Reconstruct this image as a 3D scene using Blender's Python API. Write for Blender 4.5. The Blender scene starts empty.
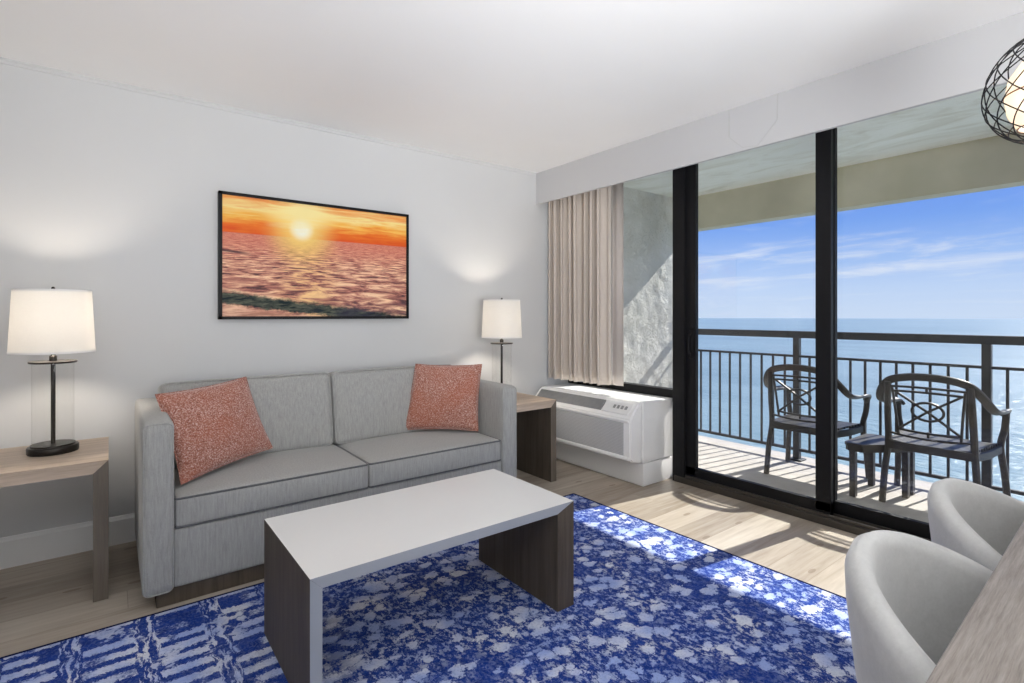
import bpy, bmesh, math, random
from mathutils import Vector, Matrix, noise
random.seed(7)
R = math.radians
PI = math.pi
scene = bpy.context.scene
C = scene.collection

# ------------------------------------------------------------------ camera
cam_d = bpy.data.cameras.new('camera')
cam = bpy.data.objects.new('camera', cam_d)
C.objects.link(cam)
cam.location = (0, 0, 1.22)
cam.rotation_euler = (R(90), 0, R(52.5 - 90))
cam_d.sensor_width = 36
cam_d.lens = 524 / 1024 * 36
cam_d.shift_y = -(341.5 - 315) / 1024
cam_d.clip_end = 20000
cam_d.clip_start = 0.02
scene.camera = cam

# ------------------------------------------------------------------ exposure
vs = scene.view_settings
vs.view_transform = 'Standard'
vs.look = 'None'
vs.gamma = 1
vs.use_curve_mapping = False
vs.exposure = 0.12
try:
    scene.cycles.use_denoising = True
    scene.cycles.max_bounces = 12
    scene.cycles.diffuse_bounces = 6
    scene.cycles.transparent_max_bounces = 16
    scene.cycles.sample_clamp_indirect = 6
except Exception:
    pass


# ------------------------------------------------------------------ node helper
class NT:
    def __init__(self, tree):
        self.t = tree
        tree.nodes.clear()

    def n(self, kind, **kw):
        nd = self.t.nodes.new(kind)
        for k, v in kw.items():
            setattr(nd, k, v)
        return nd

    def put(self, sock, v):
        if v is None:
            return
        if hasattr(v, 'is_output'):
            self.t.links.new(v, sock)
        else:
            if sock.type == 'RGBA' and len(v) == 3:
                v = (*v, 1)
            sock.default_value = v

    def m(self, op, a, b=None, c=None, clamp=False):
        nd = self.n('ShaderNodeMath', operation=op, use_clamp=clamp)
        self.put(nd.inputs[0], a)
        self.put(nd.inputs[1], b)
        self.put(nd.inputs[2], c)
        return nd.outputs[0]

    def mix(self, f, a, b, mode='MIX'):
        nd = self.n('ShaderNodeMix', data_type='RGBA', blend_type=mode)
        self.put(nd.inputs[0], f)
        self.put(nd.inputs[6], a)
        self.put(nd.inputs[7], b)
        return nd.outputs[2]

    def ramp(self, f, stops, interp='LINEAR'):
        nd = self.n('ShaderNodeValToRGB')
        cr = nd.color_ramp
        cr.interpolation = interp
        while len(cr.elements) < len(stops):
            cr.elements.new(0.5)
        for e, (p, c) in zip(cr.elements, stops):
            e.position = p
            e.color = (*c, 1) if len(c) == 3 else c
        self.put(nd.inputs[0], f)
        return nd.outputs[0]

    def step(self, v, lo, hi):
        nd = self.n('ShaderNodeMapRange', interpolation_type='SMOOTHSTEP')
        self.put(nd.inputs[0], v)
        nd.inputs[1].default_value = lo
        nd.inputs[2].default_value = hi
        return nd.outputs[0]

    def noise(self, vec, scale, detail=3, rough=0.5, dist=0.0):
        nd = self.n('ShaderNodeTexNoise')
        self.put(nd.inputs['Vector'], vec)
        nd.inputs['Scale'].default_value = scale
        nd.inputs['Detail'].default_value = detail
        nd.inputs['Roughness'].default_value = rough
        nd.inputs['Distortion'].default_value = dist
        return nd.outputs[0]

    def vor(self, vec, scale, rnd=1.0, feature='F1', metric='EUCLIDEAN'):
        nd = self.n('ShaderNodeTexVoronoi', feature=feature, distance=metric, voronoi_dimensions='2D')
        self.put(nd.inputs['Vector'], vec)
        nd.inputs['Scale'].default_value = scale
        nd.inputs['Randomness'].default_value = rnd
        return nd

    def scale(self, vec, s, loc=(0, 0, 0), rot=(0, 0, 0)):
        nd = self.n('ShaderNodeMapping')
        self.put(nd.inputs[0], vec)
        nd.inputs[1].default_value = loc
        nd.inputs[2].default_value = rot
        nd.inputs[3].default_value = s
        return nd.outputs[0]

    def obj(self):
        return self.n('ShaderNodeTexCoord').outputs['Object']

    def gen(self):
        return self.n('ShaderNodeTexCoord').outputs['Generated']

    def sep(self, v):
        nd = self.n('ShaderNodeSeparateXYZ')
        self.put(nd.inputs[0], v)
        return nd.outputs

    def comb(self, x, y, z):
        nd = self.n('ShaderNodeCombineXYZ')
        self.put(nd.inputs[0], x)
        self.put(nd.inputs[1], y)
        self.put(nd.inputs[2], z)
        return nd.outputs[0]

    def bump(self, h, strength=0.3, dist=0.01):
        nd = self.n('ShaderNodeBump')
        nd.inputs['Strength'].default_value = strength
        nd.inputs['Distance'].default_value = dist
        self.put(nd.inputs['Height'], h)
        return nd.outputs[0]


def new_mat(name):
    m = bpy.data.materials.new(name)
    m.use_nodes = True
    return m, NT(m.node_tree)


def principled(name, color, rough=0.5, metal=0.0, spec=0.5, fn=None, sheen=0.0):
    """fn(nt) -> (colour socket or None, height socket or None, strength, dist)"""
    m, t = new_mat(name)
    b = t.n('ShaderNodeBsdfPrincipled')
    o = t.n('ShaderNodeOutputMaterial')
    t.t.links.new(b.outputs[0], o.inputs[0])
    b.inputs['Base Color'].default_value = (*color, 1)
    b.inputs['Roughness'].default_value = rough
    b.inputs['Metallic'].default_value = metal
    b.inputs['Specular IOR Level'].default_value = spec
    if sheen:
        b.inputs['Sheen Weight'].default_value = sheen
    if fn:
        r = fn(t)
        if r[0] is not None:
            t.put(b.inputs['Base Color'], r[0])
        if len(r) > 1 and r[1] is not None:
            t.put(b.inputs['Normal'], t.bump(r[1], r[2], r[3]))
    return m


def srgb(r, g, b):
    f = lambda c: c / 12.92 if c <= 0.04045 else ((c + 0.055) / 1.055) ** 2.4
    return tuple(f(x / 255) for x in (r, g, b))


# ------------------------------------------------------------------ world: sky with thin clouds
def make_world():
    w = bpy.data.worlds.new('sky')
    scene.world = w
    w.use_nodes = True
    t = NT(w.node_tree)
    d = t.gen()
    x, y, z = t.sep(d)[:3]
    base = t.ramp(t.m('MULTIPLY', z, 1.6), [
        (0.0, srgb(208, 224, 251)), (0.07, srgb(196, 217, 252)), (0.15, srgb(164, 196, 250)),
        (0.24, srgb(124, 168, 246)), (0.34, srgb(94, 144, 240)), (1.0, srgb(70, 115, 210))])
    zz = t.m('MAXIMUM', t.m('ADD', z, 0.12), 0.05)
    p = t.comb(t.m('DIVIDE', x, zz), t.m('DIVIDE', y, zz), 0.0)
    p2 = t.scale(p, (1.0, 0.55, 1), rot=(0, 0, R(25)))
    c1 = t.noise(p2, 1.9, 7, 0.62, 0.6)
    c2 = t.noise(p2, 0.55, 3, 0.5)
    cl = t.step(t.m('ADD', t.m('MULTIPLY', c1, 0.72), t.m('MULTIPLY', c2, 0.35)), 0.50, 0.74)
    cl = t.m('MULTIPLY', cl, t.m('MULTIPLY', t.step(z, -0.02, 0.08), 0.75))
    col = t.mix(cl, base, srgb(236, 240, 254))
    bg = t.n('ShaderNodeBackground')
    t.put(bg.inputs[0], col)
    bg.inputs[1].default_value = 0.93
    o = t.n('ShaderNodeOutputWorld')
    t.t.links.new(bg.outputs[0], o.inputs[0])


make_world()


# ------------------------------------------------------------------ lights
def light(name, kind, loc, energy, color=(1, 1, 1), direction=None, **kw):
    l = bpy.data.lights.new(name, kind)
    l.energy = energy
    l.color = color
    for k, v in kw.items():
        setattr(l, k, v)
    o = bpy.data.objects.new(name, l)
    C.objects.link(o)
    o.location = loc
    if direction is not None:
        o.rotation_euler = Vector(direction).to_track_quat('-Z', 'Y').to_euler()
    return o


SUN_EL, SUN_AZ = R(37.5), R(8)
light('sun', 'SUN', (9, -1, 7), 7.8, (1.0, 0.96, 0.90),
      (-math.cos(SUN_EL) * math.cos(SUN_AZ), math.cos(SUN_EL) * math.sin(SUN_AZ), -math.sin(SUN_EL)), angle=R(0.6))
# area lights added behind the camera to brighten the room, no fixtures
light('fill_light_down', 'AREA', (-1.5, -0.4, 2.40), 10, (0.93, 0.97, 1.0), (0.25, 0, -1),
      shape='RECTANGLE', size=1.5, size_y=1.2)
light('fill_light_up', 'AREA', (0.3, -1.0, 1.35), 72, (0.98, 0.99, 1.0), (0.15, 0.35, 1),
      shape='RECTANGLE', size=2.2, size_y=1.2)
light('fill_light_forward', 'AREA', (0.35, -0.75, 0.95), 20, (0.98, 0.99, 1.0), (1.25, 2.3, 1.5),
      shape='DISK', size=0.7, spread=R(95))


# ------------------------------------------------------------------ object helpers
def link_mesh(name, bm, mat, parent=None, smooth=True, angle=40):
    bmesh.ops.recalc_face_normals(bm, faces=bm.faces)
    me = bpy.data.meshes.new(name)
    bm.to_mesh(me)
    bm.free()
    if smooth:
        for p in me.polygons:
            p.use_smooth = True
        try:
            me.set_sharp_from_angle(angle=R(angle))
        except Exception:
            pass
    if isinstance(mat, (list, tuple)):
        for m in mat:
            me.materials.append(m)
    elif mat is not None:
        me.materials.append(mat)
    o = bpy.data.objects.new(name, me)
    C.objects.link(o)
    if parent is not None:
        o.parent = parent
    return o


def thing(name, label, cat, loc=(0, 0, 0), rotz=0.0, group=None):
    o = bpy.data.objects.new(name, None)
    o.empty_display_size = 0.1
    C.objects.link(o)
    o.location = loc
    o.rotation_euler = (0, 0, rotz)
    o['label'] = label
    o['category'] = cat
    if group:
        o['group'] = group
    return o


def tag(o, label, cat, group=None, kind=None):
    o['label'] = label
    o['category'] = cat
    if group:
        o['group'] = group
    if kind:
        o['kind'] = kind
    return o


def struct(name, bm, mat, label=None, parent=None, **kw):
    o = link_mesh(name, bm, mat, parent, **kw)
    if parent is None:
        o['kind'] = 'structure'
        if label:
            o['label'] = label
            o['category'] = name.split('_')[0]
    return o


def dup(root, loc, rotz, label, group=None):
    r = root.copy()
    C.objects.link(r)
    r.location = loc
    r.rotation_euler = (0, 0, rotz)
    r['label'] = label
    if group:
        r['group'] = group
    for ch in list(root.children):
        c = ch.copy()
        C.objects.link(c)
        c.parent = r
        for g in list(ch.children):
            d = g.copy()
            C.objects.link(d)
            d.parent = c
    return r


def box(bm, x0, x1, y0, y1, z0, z1, bev=0.0, seg=2, mi=0):
    t = bmesh.new()
    bmesh.ops.create_cube(t, size=1)
    for v in t.verts:
        v.co = Vector(((x0 + x1) / 2 + v.co.x * (x1 - x0), (y0 + y1) / 2 + v.co.y * (y1 - y0), (z0 + z1) / 2 + v.co.z * (z1 - z0)))
    if bev:
        bmesh.ops.bevel(t, geom=t.edges[:] + t.verts[:], offset=bev, segments=seg, affect='EDGES', profile=0.5)
    for f in t.faces:
        f.material_index = mi
    merge(bm, t)


def merge(bm, t):
    me = bpy.data.meshes.new('tmp')
    t.to_mesh(me)
    t.free()
    bm.from_mesh(me)
    bpy.data.meshes.remove(me)


def bx(*a, **k):
    bm = bmesh.new()
    box(bm, *a, **k)
    return bm


def rbox(sx, sy, sz, r, n=10, crown=0.0, crown_bottom=0.0, bulge=0.0, m=None):
    """soft box centred on the origin: rounded edges, crowned top, bulging front"""
    bm = bmesh.new()
    bmesh.ops.create_cube(bm, size=2)
    bmesh.ops.subdivide_edges(bm, edges=bm.edges[:], cuts=n * 2 - 1, use_grid_fill=True)
    h = Vector((sx / 2, sy / 2, sz / 2))
    for v in bm.verts:
        u = v.co.copy()
        # concentrate rows towards the edges
        for i in range(3):
            s = 1 if u[i] >= 0 else -1
            u[i] = s * (1 - (1 - abs(u[i])) ** 1.6)
        p = Vector((u.x * h.x, u.y * h.y, u.z * h.z))
        q = Vector([max(-(h[i] - r), min(h[i] - r, p[i])) for i in range(3)])
        d = p - q
        if d.length > 1e-9:
            p = q + d.normalized() * r
        k = max(0, 1 - u.x ** 2) * max(0, 1 - u.y ** 2)
        k = k ** 0.6
        if p.z > 0:
            p.z += crown * k * (p.z / h.z)
        else:
            p.z += crown_bottom * k * (p.z / h.z)
        if bulge:
            kk = max(0, 1 - u.x ** 2) * max(0, 1 - u.z ** 2)
            p.y += (-1 if p.y < 0 else 1) * bulge * (kk ** 0.7) * abs(p.y) / h.y
        v.co = p
    if m:
        bm.transform(m)
    return bm


def sweep(bm, pts, prof, closed=False, up=(0, 0, 1), fixed=None):
    """sweep a 2-D profile (list of (side, up)) along pts"""
    P = [Vector(p) for p in pts]
    n = len(P)
    rings = []
    pu = Vector(up).normalized()
    for i in range(n):
        a = P[(i - 1) % n] if (closed or i > 0) else P[i]
        b = P[(i + 1) % n] if (closed or i < n - 1) else P[i]
        t = (b - a).normalized()
        if fixed is not None:
            u = Vector(fixed)
            u = (u - t * u.dot(t)).normalized()
        else:
            u = pu - t * pu.dot(t)
            if u.length < 1e-4:
                u = t.orthogonal()
            u.normalize()
            pu = u
        s = t.cross(u).normalized()
        sc = 1.0
        ring = [bm.verts.new(P[i] + s * (x * sc) + u * (y * sc)) for x, y in prof]
        rings.append(ring)
    k = len(prof)
    rng = range(n) if closed else range(n - 1)
    for i in rng:
        A, B = rings[i], rings[(i + 1) % n]
        for j in range(k):
            try:
                bm.faces.new((A[j], A[(j + 1) % k], B[(j + 1) % k], B[j]))
            except ValueError:
                pass
    if not closed:
        for rr in (rings[0], rings[-1]):
            try:
                bm.faces.new(rr)
            except ValueError:
                pass


def circ(r, n=8, ry=None):
    ry = ry if ry is not None else r
    return [(r * math.cos(2 * PI * i / n), ry * math.sin(2 * PI * i / n)) for i in range(n)]


def rect(w, h, c=0.25):
    a, b = w / 2, h / 2
    k = min(a, b) * c
    return [(a, -b + k), (a, b - k), (a - k, b), (-a + k, b), (-a, b - k), (-a, -b + k), (-a + k, -b), (a - k, -b)]


def smooth_path(pts, k=6, closed=False):
    P = [Vector(p) for p in pts]
    n = len(P)
    out = []
    rng = range(n) if closed else range(n - 1)
    for i in rng:
        if closed:
            a, b, c, d = P[(i - 1) % n], P[i], P[(i + 1) % n], P[(i + 2) % n]
        else:
            a, b, c, d = P[max(i - 1, 0)], P[i], P[i + 1], P[min(i + 2, n - 1)]
        for j in range(k):
            s = j / k
            out.append(0.5 * ((2 * b) + (c - a) * s + (2 * a - 5 * b + 4 * c - d) * s * s + (3 * b - a - 3 * c + d) * s ** 3))
    if not closed:
        out.append(P[-1])
    return out


def tube(bm, pts, r, n=8, closed=False):
    sweep(bm, pts, circ(r, n), closed)


def lathe(bm, prof, seg=48, center=(0, 0), close=False):
    rings = []
    for r, z in prof:
        if r < 1e-6:
            rings.append([bm.verts.new((center[0], center[1], z))])
        else:
            rings.append([bm.verts.new((center[0] + r * math.cos(2 * PI * i / seg), center[1] + r * math.sin(2 * PI * i / seg), z)) for i in range(seg)])
    prs = list(zip(rings[:-1], rings[1:]))
    if close:
        prs.append((rings[-1], rings[0]))
    for A, B in prs:
        for i in range(seg):
            j = (i + 1) % seg
            if len(A) == 1 and len(B) == 1:
                continue
            if len(A) == 1:
                bm.faces.new((A[0], B[i], B[j]))
            elif len(B) == 1:
                bm.faces.new((A[i], A[j], B[0]))
            else:
                bm.faces.new((A[i], A[j], B[j], B[i]))


def prism(bm, poly, axis, a, b, mi=0):
    """extrude polygon; axis 'y': poly is (x,z); axis 'z': poly is (x,y); axis 'x': poly is (y,z)"""
    f = {'y': lambda p, s: (p[0], s, p[1]), 'z': lambda p, s: (p[0], p[1], s), 'x': lambda p, s: (s, p[0], p[1])}[axis]
    A = [bm.verts.new(f(p, a)) for p in poly]
    B = [bm.verts.new(f(p, b)) for p in poly]
    n = len(poly)
    fs = [bm.faces.new(A), bm.faces.new(B[::-1])]
    for i in range(n):
        fs.append(bm.faces.new((A[i], B[i], B[(i + 1) % n], A[(i + 1) % n])))
    for q in fs:
        q.material_index = mi


# ------------------------------------------------------------------ materials
def paint(name, col, rough=0.85, amt=0.02):
    def fn(t):
        n = t.noise(t.obj(), 1.3, 4)
        c = t.mix(t.step(n, 0.3, 0.7), tuple(x * (1 - amt) for x in col), col)
        return c, t.noise(t.obj(), 160, 2), 0.06, 0.002
    return principled(name, col, rough, fn=fn, spec=0.3)


M_wall = paint('wall_paint', (0.655, 0.66, 0.665))
M_ceil = paint('ceiling_paint', (0.91, 0.91, 0.91))
M_trim = paint('trim_paint', (0.84, 0.84, 0.84), 0.5)
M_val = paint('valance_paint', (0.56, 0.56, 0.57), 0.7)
M_seam = paint('seam_paint', (0.52, 0.52, 0.52), 0.8)


def floor_fn(t):
    o = t.obj()
    x, y, z = t.sep(o)[:3]
    row = t.m('FLOOR', t.m('DIVIDE', y, 0.18))
    wn = t.n('ShaderNodeTexWhiteNoise', noise_dimensions='1D')
    t.put(wn.inputs['W'], row)
    xo = t.m('ADD', x, t.m('MULTIPLY', wn.outputs[0], 1.5))
    col_i = t.m('FLOOR', t.m('DIVIDE', xo, 1.5))
    wn2 = t.n('ShaderNodeTexWhiteNoise', noise_dimensions='2D')
    t.put(wn2.inputs['Vector'], t.comb(row, col_i, 0.0))
    v = wn2.outputs[0]
    g = t.noise(t.scale(t.comb(x, y, t.m('MULTIPLY', v, 7.0)), (1.3, 16, 1)), 2.2, 6, 0.62, 0.4)
    g2 = t.noise(t.scale(t.comb(x, y, t.m('MULTIPLY', v, 3.0)), (0.9, 4, 1)), 1.7, 3)
    c = t.ramp(g, [(0.25, (0.25, 0.20, 0.15)), (0.5, (0.44, 0.38, 0.315)), (0.75, (0.60, 0.54, 0.465))])
    c = t.mix(t.m('MULTIPLY', t.step(g2, 0.45, 0.75), 0.35), c, (0.58, 0.545, 0.49))
    c = t.mix(0.45, c, t.ramp(v, [(0, (0.20, 0.155, 0.11)), (0.5, (0.40, 0.33, 0.26)), (1, (0.58, 0.52, 0.44))]))
    # knots
    vo = t.vor(t.scale(o, (0.8, 2.2, 1)), 1.9)
    c = t.mix(t.m('MULTIPLY', t.m('LESS_THAN', vo.outputs['Distance'], 0.05), 0.5), c, (0.16, 0.11, 0.07))
    fy = t.m('FRACT', t.m('DIVIDE', y, 0.18))
    fx = t.m('FRACT', t.m('DIVIDE', xo, 1.5))
    seam = t.m('MAXIMUM', t.m('LESS_THAN', fy, 0.014), t.m('LESS_THAN', fx, 0.0018))
    c = t.mix(t.m('MULTIPLY', seam, 0.45), c, (0.16, 0.12, 0.08))
    return c, g, 0.05, 0.002


M_floor = principled('oak_planks', (0.5, 0.4, 0.3), 0.42, fn=floor_fn, spec=0.4)


def wood_mat(name, dark, light_, axis='x', rough=0.5, sc=1.0, spec=0.4):
    def fn(t):
        s = {'x': (1.2, 22, 22), 'y': (22, 1.2, 22), 'z': (22, 22, 1.2)}[axis]
        g = t.noise(t.scale(t.obj(), s), 1.6 * sc, 6, 0.65, 0.25)
        g2 = t.noise(t.scale(t.obj(), tuple(3 * q for q in s)), 2.4 * sc, 3, 0.6)
        f = t.m('ADD', t.m('MULTIPLY', g, 0.75), t.m('MULTIPLY', g2, 0.25))
        return t.ramp(f, [(0.32, dark), (0.66, light_)]), g2, 0.08, 0.002
    return principled(name, light_, rough, fn=fn, spec=spec)


M_taupe = wood_mat('taupe_oak_top', srgb(164, 145, 128), srgb(204, 186, 168), 'x')
M_taupe_leg = wood_mat('taupe_oak_leg', srgb(88, 80, 72), srgb(116, 107, 97), 'z')
M_dark_panel = wood_mat('espresso_panel', srgb(74, 66, 58), srgb(98, 88, 78), 'z', 0.55, spec=0.25)
M_dining = wood_mat('grey_oak_dining', srgb(104, 96, 90), srgb(152, 144, 137), 'x', 0.5, 3.6)
M_white_top = principled('white_laminate', (0.70, 0.70, 0.69), 0.35, spec=0.5, fn=lambda t: (
    t.mix(t.noise(t.obj(), 3, 3), (0.74, 0.74, 0.735), (0.78, 0.78, 0.77)),))
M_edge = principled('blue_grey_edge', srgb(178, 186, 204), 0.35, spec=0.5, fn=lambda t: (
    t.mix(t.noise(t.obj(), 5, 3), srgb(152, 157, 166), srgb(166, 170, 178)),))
M_black = principled('bronze_black_frame', (0.012, 0.012, 0.014), 0.5, 0.0, spec=0.2, fn=lambda t: (
    t.mix(t.noise(t.obj(), 4, 3), (0.007, 0.007, 0.009), (0.011, 0.011, 0.012)),))
M_bronze = principled('dark_bronze_metal', (0.03, 0.026, 0.024), 0.35, 0.7, fn=lambda t: (
    t.mix(t.noise(t.obj(), 9, 2), (0.025, 0.022, 0.020), (0.04, 0.034, 0.030)),))
M_sill = principled('satin_bronze_track', (0.045, 0.040, 0.036), 0.4, 0.4, fn=lambda t: (
    t.mix(t.noise(t.obj(), 6, 3), (0.055, 0.048, 0.042), (0.075, 0.066, 0.058)),))
M_rail = principled('railing_paint', (0.05, 0.05, 0.055), 0.5, 0.2, fn=lambda t: (
    t.mix(t.noise(t.obj(), 8, 3), (0.040, 0.042, 0.046), (0.065, 0.064, 0.066)),))


def fabric(name, a, b, sc=1.0, streak='z', rough=0.95, bump=0.25, sheen=0.2):
    def fn(t):
        s = {'z': (110, 110, 10), 'x': (10, 110, 110), 'n': (60, 60, 60)}[streak]
        g = t.noise(t.scale(t.obj(), s), 1.0 * sc, 4, 0.65)
        g2 = t.noise(t.obj(), 260 * sc, 2, 0.6)
        f = t.m('ADD', t.m('MULTIPLY', g, 0.6), t.m('MULTIPLY', g2, 0.4))
        w = t.noise(t.obj(), 420 * sc, 1)
        return t.ramp(f, [(0.33, a), (0.67, b)]), w, bump, 0.0015
    return principled(name, b, rough, spec=0.15, fn=fn, sheen=sheen)


M_sofa = fabric('grey_linen_weave', srgb(146, 146, 144), srgb(178, 178, 175), 1.3)
M_pipe = fabric('grey_linen_piping', srgb(80, 82, 86), srgb(110, 111, 113))
def pillow_fn(t):
    o = t.obj()
    g = t.noise(o, 170, 3, 0.7)
    g2 = t.noise(o, 6, 3)
    c = t.ramp(g, [(0.34, srgb(118, 74, 64)), (0.50, srgb(170, 112, 95)), (0.66, srgb(218, 192, 184))])
    c = t.mix(t.m('MULTIPLY', t.step(g2, 0.4, 0.7), 0.35), c, srgb(168, 88, 56))
    return c, g, 0.3, 0.002


M_pillow = principled('rust_chenille', srgb(190, 110, 84), 0.9, spec=0.15, fn=pillow_fn, sheen=0.4)
M_tub = fabric('light_grey_velvet', srgb(178, 178, 177), srgb(190, 190, 189), 0.6, 'n', 0.8, 0.06, 0.5)


def curtain_fn(t):
    o = t.obj()
    g = t.noise(o, 35, 2)
    return t.mix(g, srgb(214, 203, 193), srgb(222, 212, 202)), g, 0.08, 0.001


def translucent_mat(name, col, fn=None, trans=0.3, tcol=None, rough=0.9):
    m, t = new_mat(name)
    c = fn(t) if fn else (col,)
    d = t.n('ShaderNodeBsdfDiffuse')
    t.put(d.inputs[0], c[0])
    tr = t.n('ShaderNodeBsdfTranslucent')
    t.put(tr.inputs[0], tcol if tcol else c[0])
    mx = t.n('ShaderNodeMixShader')
    mx.inputs[0].default_value = trans
    t.t.links.new(d.outputs[0], mx.inputs[1])
    t.t.links.new(tr.outputs[0], mx.inputs[2])
    o = t.n('ShaderNodeOutputMaterial')
    t.t.links.new(mx.outputs[0], o.inputs[0])
    return m


M_curtain = translucent_mat('taupe_curtain', srgb(186, 172, 162), curtain_fn, 0.16)
M_liner = translucent_mat('pale_liner', srgb(214, 206, 198), lambda t: (
    t.mix(t.noise(t.scale(t.obj(), (200, 200, 20)), 1), srgb(222, 214, 208), srgb(236, 229, 224)),), 0.5)
M_shade = translucent_mat('white_linen_shade', (0.88, 0.87, 0.85), lambda t: (
    t.mix(t.noise(t.scale(t.obj(), (150, 150, 150)), 1), (0.88, 0.87, 0.85), (0.92, 0.91, 0.89)),), 0.62)
M_pend_shade = translucent_mat('cream_pendant_shade', (0.85, 0.78, 0.66), lambda t: (
    t.mix(t.noise(t.obj(), 30), (0.82, 0.77, 0.69), (0.88, 0.83, 0.76)),), 0.5)


def glass_mat(name, tint=(0.97, 0.985, 0.98), refl=1.0):
    """thin pane: clear transmission plus a Fresnel mirror layer"""
    m, t = new_mat(name)
    tr = t.n('ShaderNodeBsdfTransparent')
    n = t.noise(t.obj(), 0.8, 2)
    t.put(tr.inputs[0], t.mix(n, tint, tuple(min(1, x + 0.01) for x in tint)))
    gl = t.n('ShaderNodeBsdfGlossy')
    gl.inputs['Roughness'].default_value = 0.01
    lw = t.n('ShaderNodeLayerWeight')
    lw.inputs[0].default_value = 0.5
    fz = t.m('POWER', lw.outputs['Facing'], 5.0)
    fres = t.m('ADD', 0.04, t.m('MULTIPLY', fz, 0.7))
    mx = t.n('ShaderNodeMixShader')
    t.put(mx.inputs[0], t.m('MULTIPLY', fres, refl))
    t.t.links.new(tr.outputs[0], mx.inputs[1])
    t.t.links.new(gl.outputs[0], mx.inputs[2])
    o = t.n('ShaderNodeOutputMaterial')
    t.t.links.new(mx.outputs[0], o.inputs[0])
    return m


M_glass = glass_mat('window_glass', refl=0.7)
M_lampglass = glass_mat('lamp_glass', (0.985, 0.985, 0.98), 0.9)


def rug_fn(t):
    o = t.obj()
    x, y, z = t.sep(o)[:3]
    warp = t.noise(o, 9, 5, 0.7)
    warp2 = t.noise(t.scale(o, (1, 1, 1), (9, 4, 0)), 9, 5, 0.7)
    wx = t.m('ADD', x, t.m('MULTIPLY', t.m('SUBTRACT', warp, 0.5), 0.16))
    wy = t.m('ADD', y, t.m('MULTIPLY', t.m('SUBTRACT', warp2, 0.5), 0.12))
    zone = t.step(t.m('ADD', x, t.m('MULTIPLY', t.noise(o, 1.4, 3), 1.3)), 0.95, 1.45)
    big = t.noise(o, 2.1, 4, 0.65)
    fine = t.noise(o, 85, 4, 0.75)
    fj = t.m('SUBTRACT', fine, 0.5)
    # pebbles of uneven size, frayed at their edges
    vn = t.vor(t.comb(wx, t.m('MULTIPLY', wy, 1.25), 0.0), 10.5, 1.0)
    v1 = vn.outputs['Distance']
    rc = t.sep(vn.outputs['Color'])[0]
    th = t.m('ADD', t.m('MULTIPLY', big, 0.50), t.m('MULTIPLY', rc, 0.26))
    th = t.m('ADD', t.m('SUBTRACT', th, 0.08), t.m('MULTIPLY', fj, 0.55))
    b1 = t.step(t.m('SUBTRACT', th, v1), -0.01, 0.04)
    # broken weave speckle
    sp = t.noise(t.scale(o, (46, 30, 1)), 1.0, 4, 0.8)
    b2 = t.m('MULTIPLY', t.step(sp, 0.50, 0.57), t.step(t.noise(o, 2.6, 4, 0.65), 0.30, 0.55))
    peb = t.m('MAXIMUM', b1, t.m('MULTIPLY', b2, 0.8))
    lx = t.m('ADD', x, t.m('MULTIPLY', t.m('SUBTRACT', warp, 0.5), 0.05))
    ly = t.m('ADD', y, t.m('MULTIPLY', t.m('SUBTRACT', warp2, 0.5), 0.045))
    # ladders: short bars along x stacked in columns, split by upright strokes
    row = t.m('FRACT', t.m('MULTIPLY', ly, 13.5))
    bar = t.m('LESS_THAN', t.m('ABSOLUTE', t.m('SUBTRACT', row, 0.5)), t.m('ADD', 0.27, t.m('MULTIPLY', fj, 0.7)))
    seg = t.noise(t.scale(t.comb(lx, t.m('FLOOR', t.m('MULTIPLY', ly, 13.5)), 0.0), (6.0, 3.1, 1)), 1.0, 2)
    bar = t.m('MULTIPLY', bar, t.step(t.m('ADD', seg, t.m('MULTIPLY', fj, 0.2)), 0.42, 0.48))
    colx = t.m('FRACT', t.m('MULTIPLY', lx, 4.6))
    colm = t.m('LESS_THAN', t.m('ABSOLUTE', t.m('SUBTRACT', colx, 0.5)), 0.16)
    up = t.noise(t.scale(t.comb(lx, ly, 4.0), (60, 9, 1)), 1.0, 3, 0.7)
    ups = t.step(up, 0.50, 0.56)
    dash = t.m('ADD', t.m('MULTIPLY', bar, t.m('SUBTRACT', 1.0, colm)), t.m('MULTIPLY', ups, colm))
    patch = t.step(t.m('ADD', t.noise(t.scale(o, (1, 1, 1), (3, 8, 0)), 5.5, 4, 0.7), t.m('MULTIPLY', fj, 0.15)), 0.56, 0.60)
    dash = t.m('MAXIMUM', dash, t.m('MULTIPLY', patch, 0.9))
    f = t.n('ShaderNodeMix', data_type='FLOAT')
    t.put(f.inputs[0], zone)
    t.put(f.inputs[2], dash)
    t.put(f.inputs[3], peb)
    mask = f.outputs[0]
    dark = t.mix(t.noise(o, 26, 3, 0.7), srgb(16, 32, 90), srgb(38, 72, 164))
    lt = t.mix(t.step(t.noise(o, 6, 3), 0.35, 0.7), srgb(150, 168, 218), srgb(210, 214, 226))
    c = t.mix(mask, dark, lt)
    c = t.mix(t.m('MULTIPLY', t.step(t.noise(o, 120, 2, 0.7), 0.50, 0.60), 0.28), c, srgb(110, 126, 170))
    return c, t.noise(o, 300, 2), 0.5, 0.003


M_rug = principled('blue_patterned_rug', srgb(40, 60, 140), 0.95, spec=0.1, fn=rug_fn)
M_rug_edge = principled('navy_rug_binding', srgb(22, 30, 70), 0.9, spec=0.1)


def concrete(name, a, b, sc=3, bump=0.2, bd=0.004, bs=60):
    def fn(t):
        n = t.noise(t.obj(), sc, 6, 0.6)
        n2 = t.noise(t.obj(), bs, 4, 0.7)
        c = t.ramp(n, [(0.3, a), (0.7, b)])
        return c, n2, bump, bd
    return principled(name, b, 0.9, spec=0.2, fn=fn)


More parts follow.
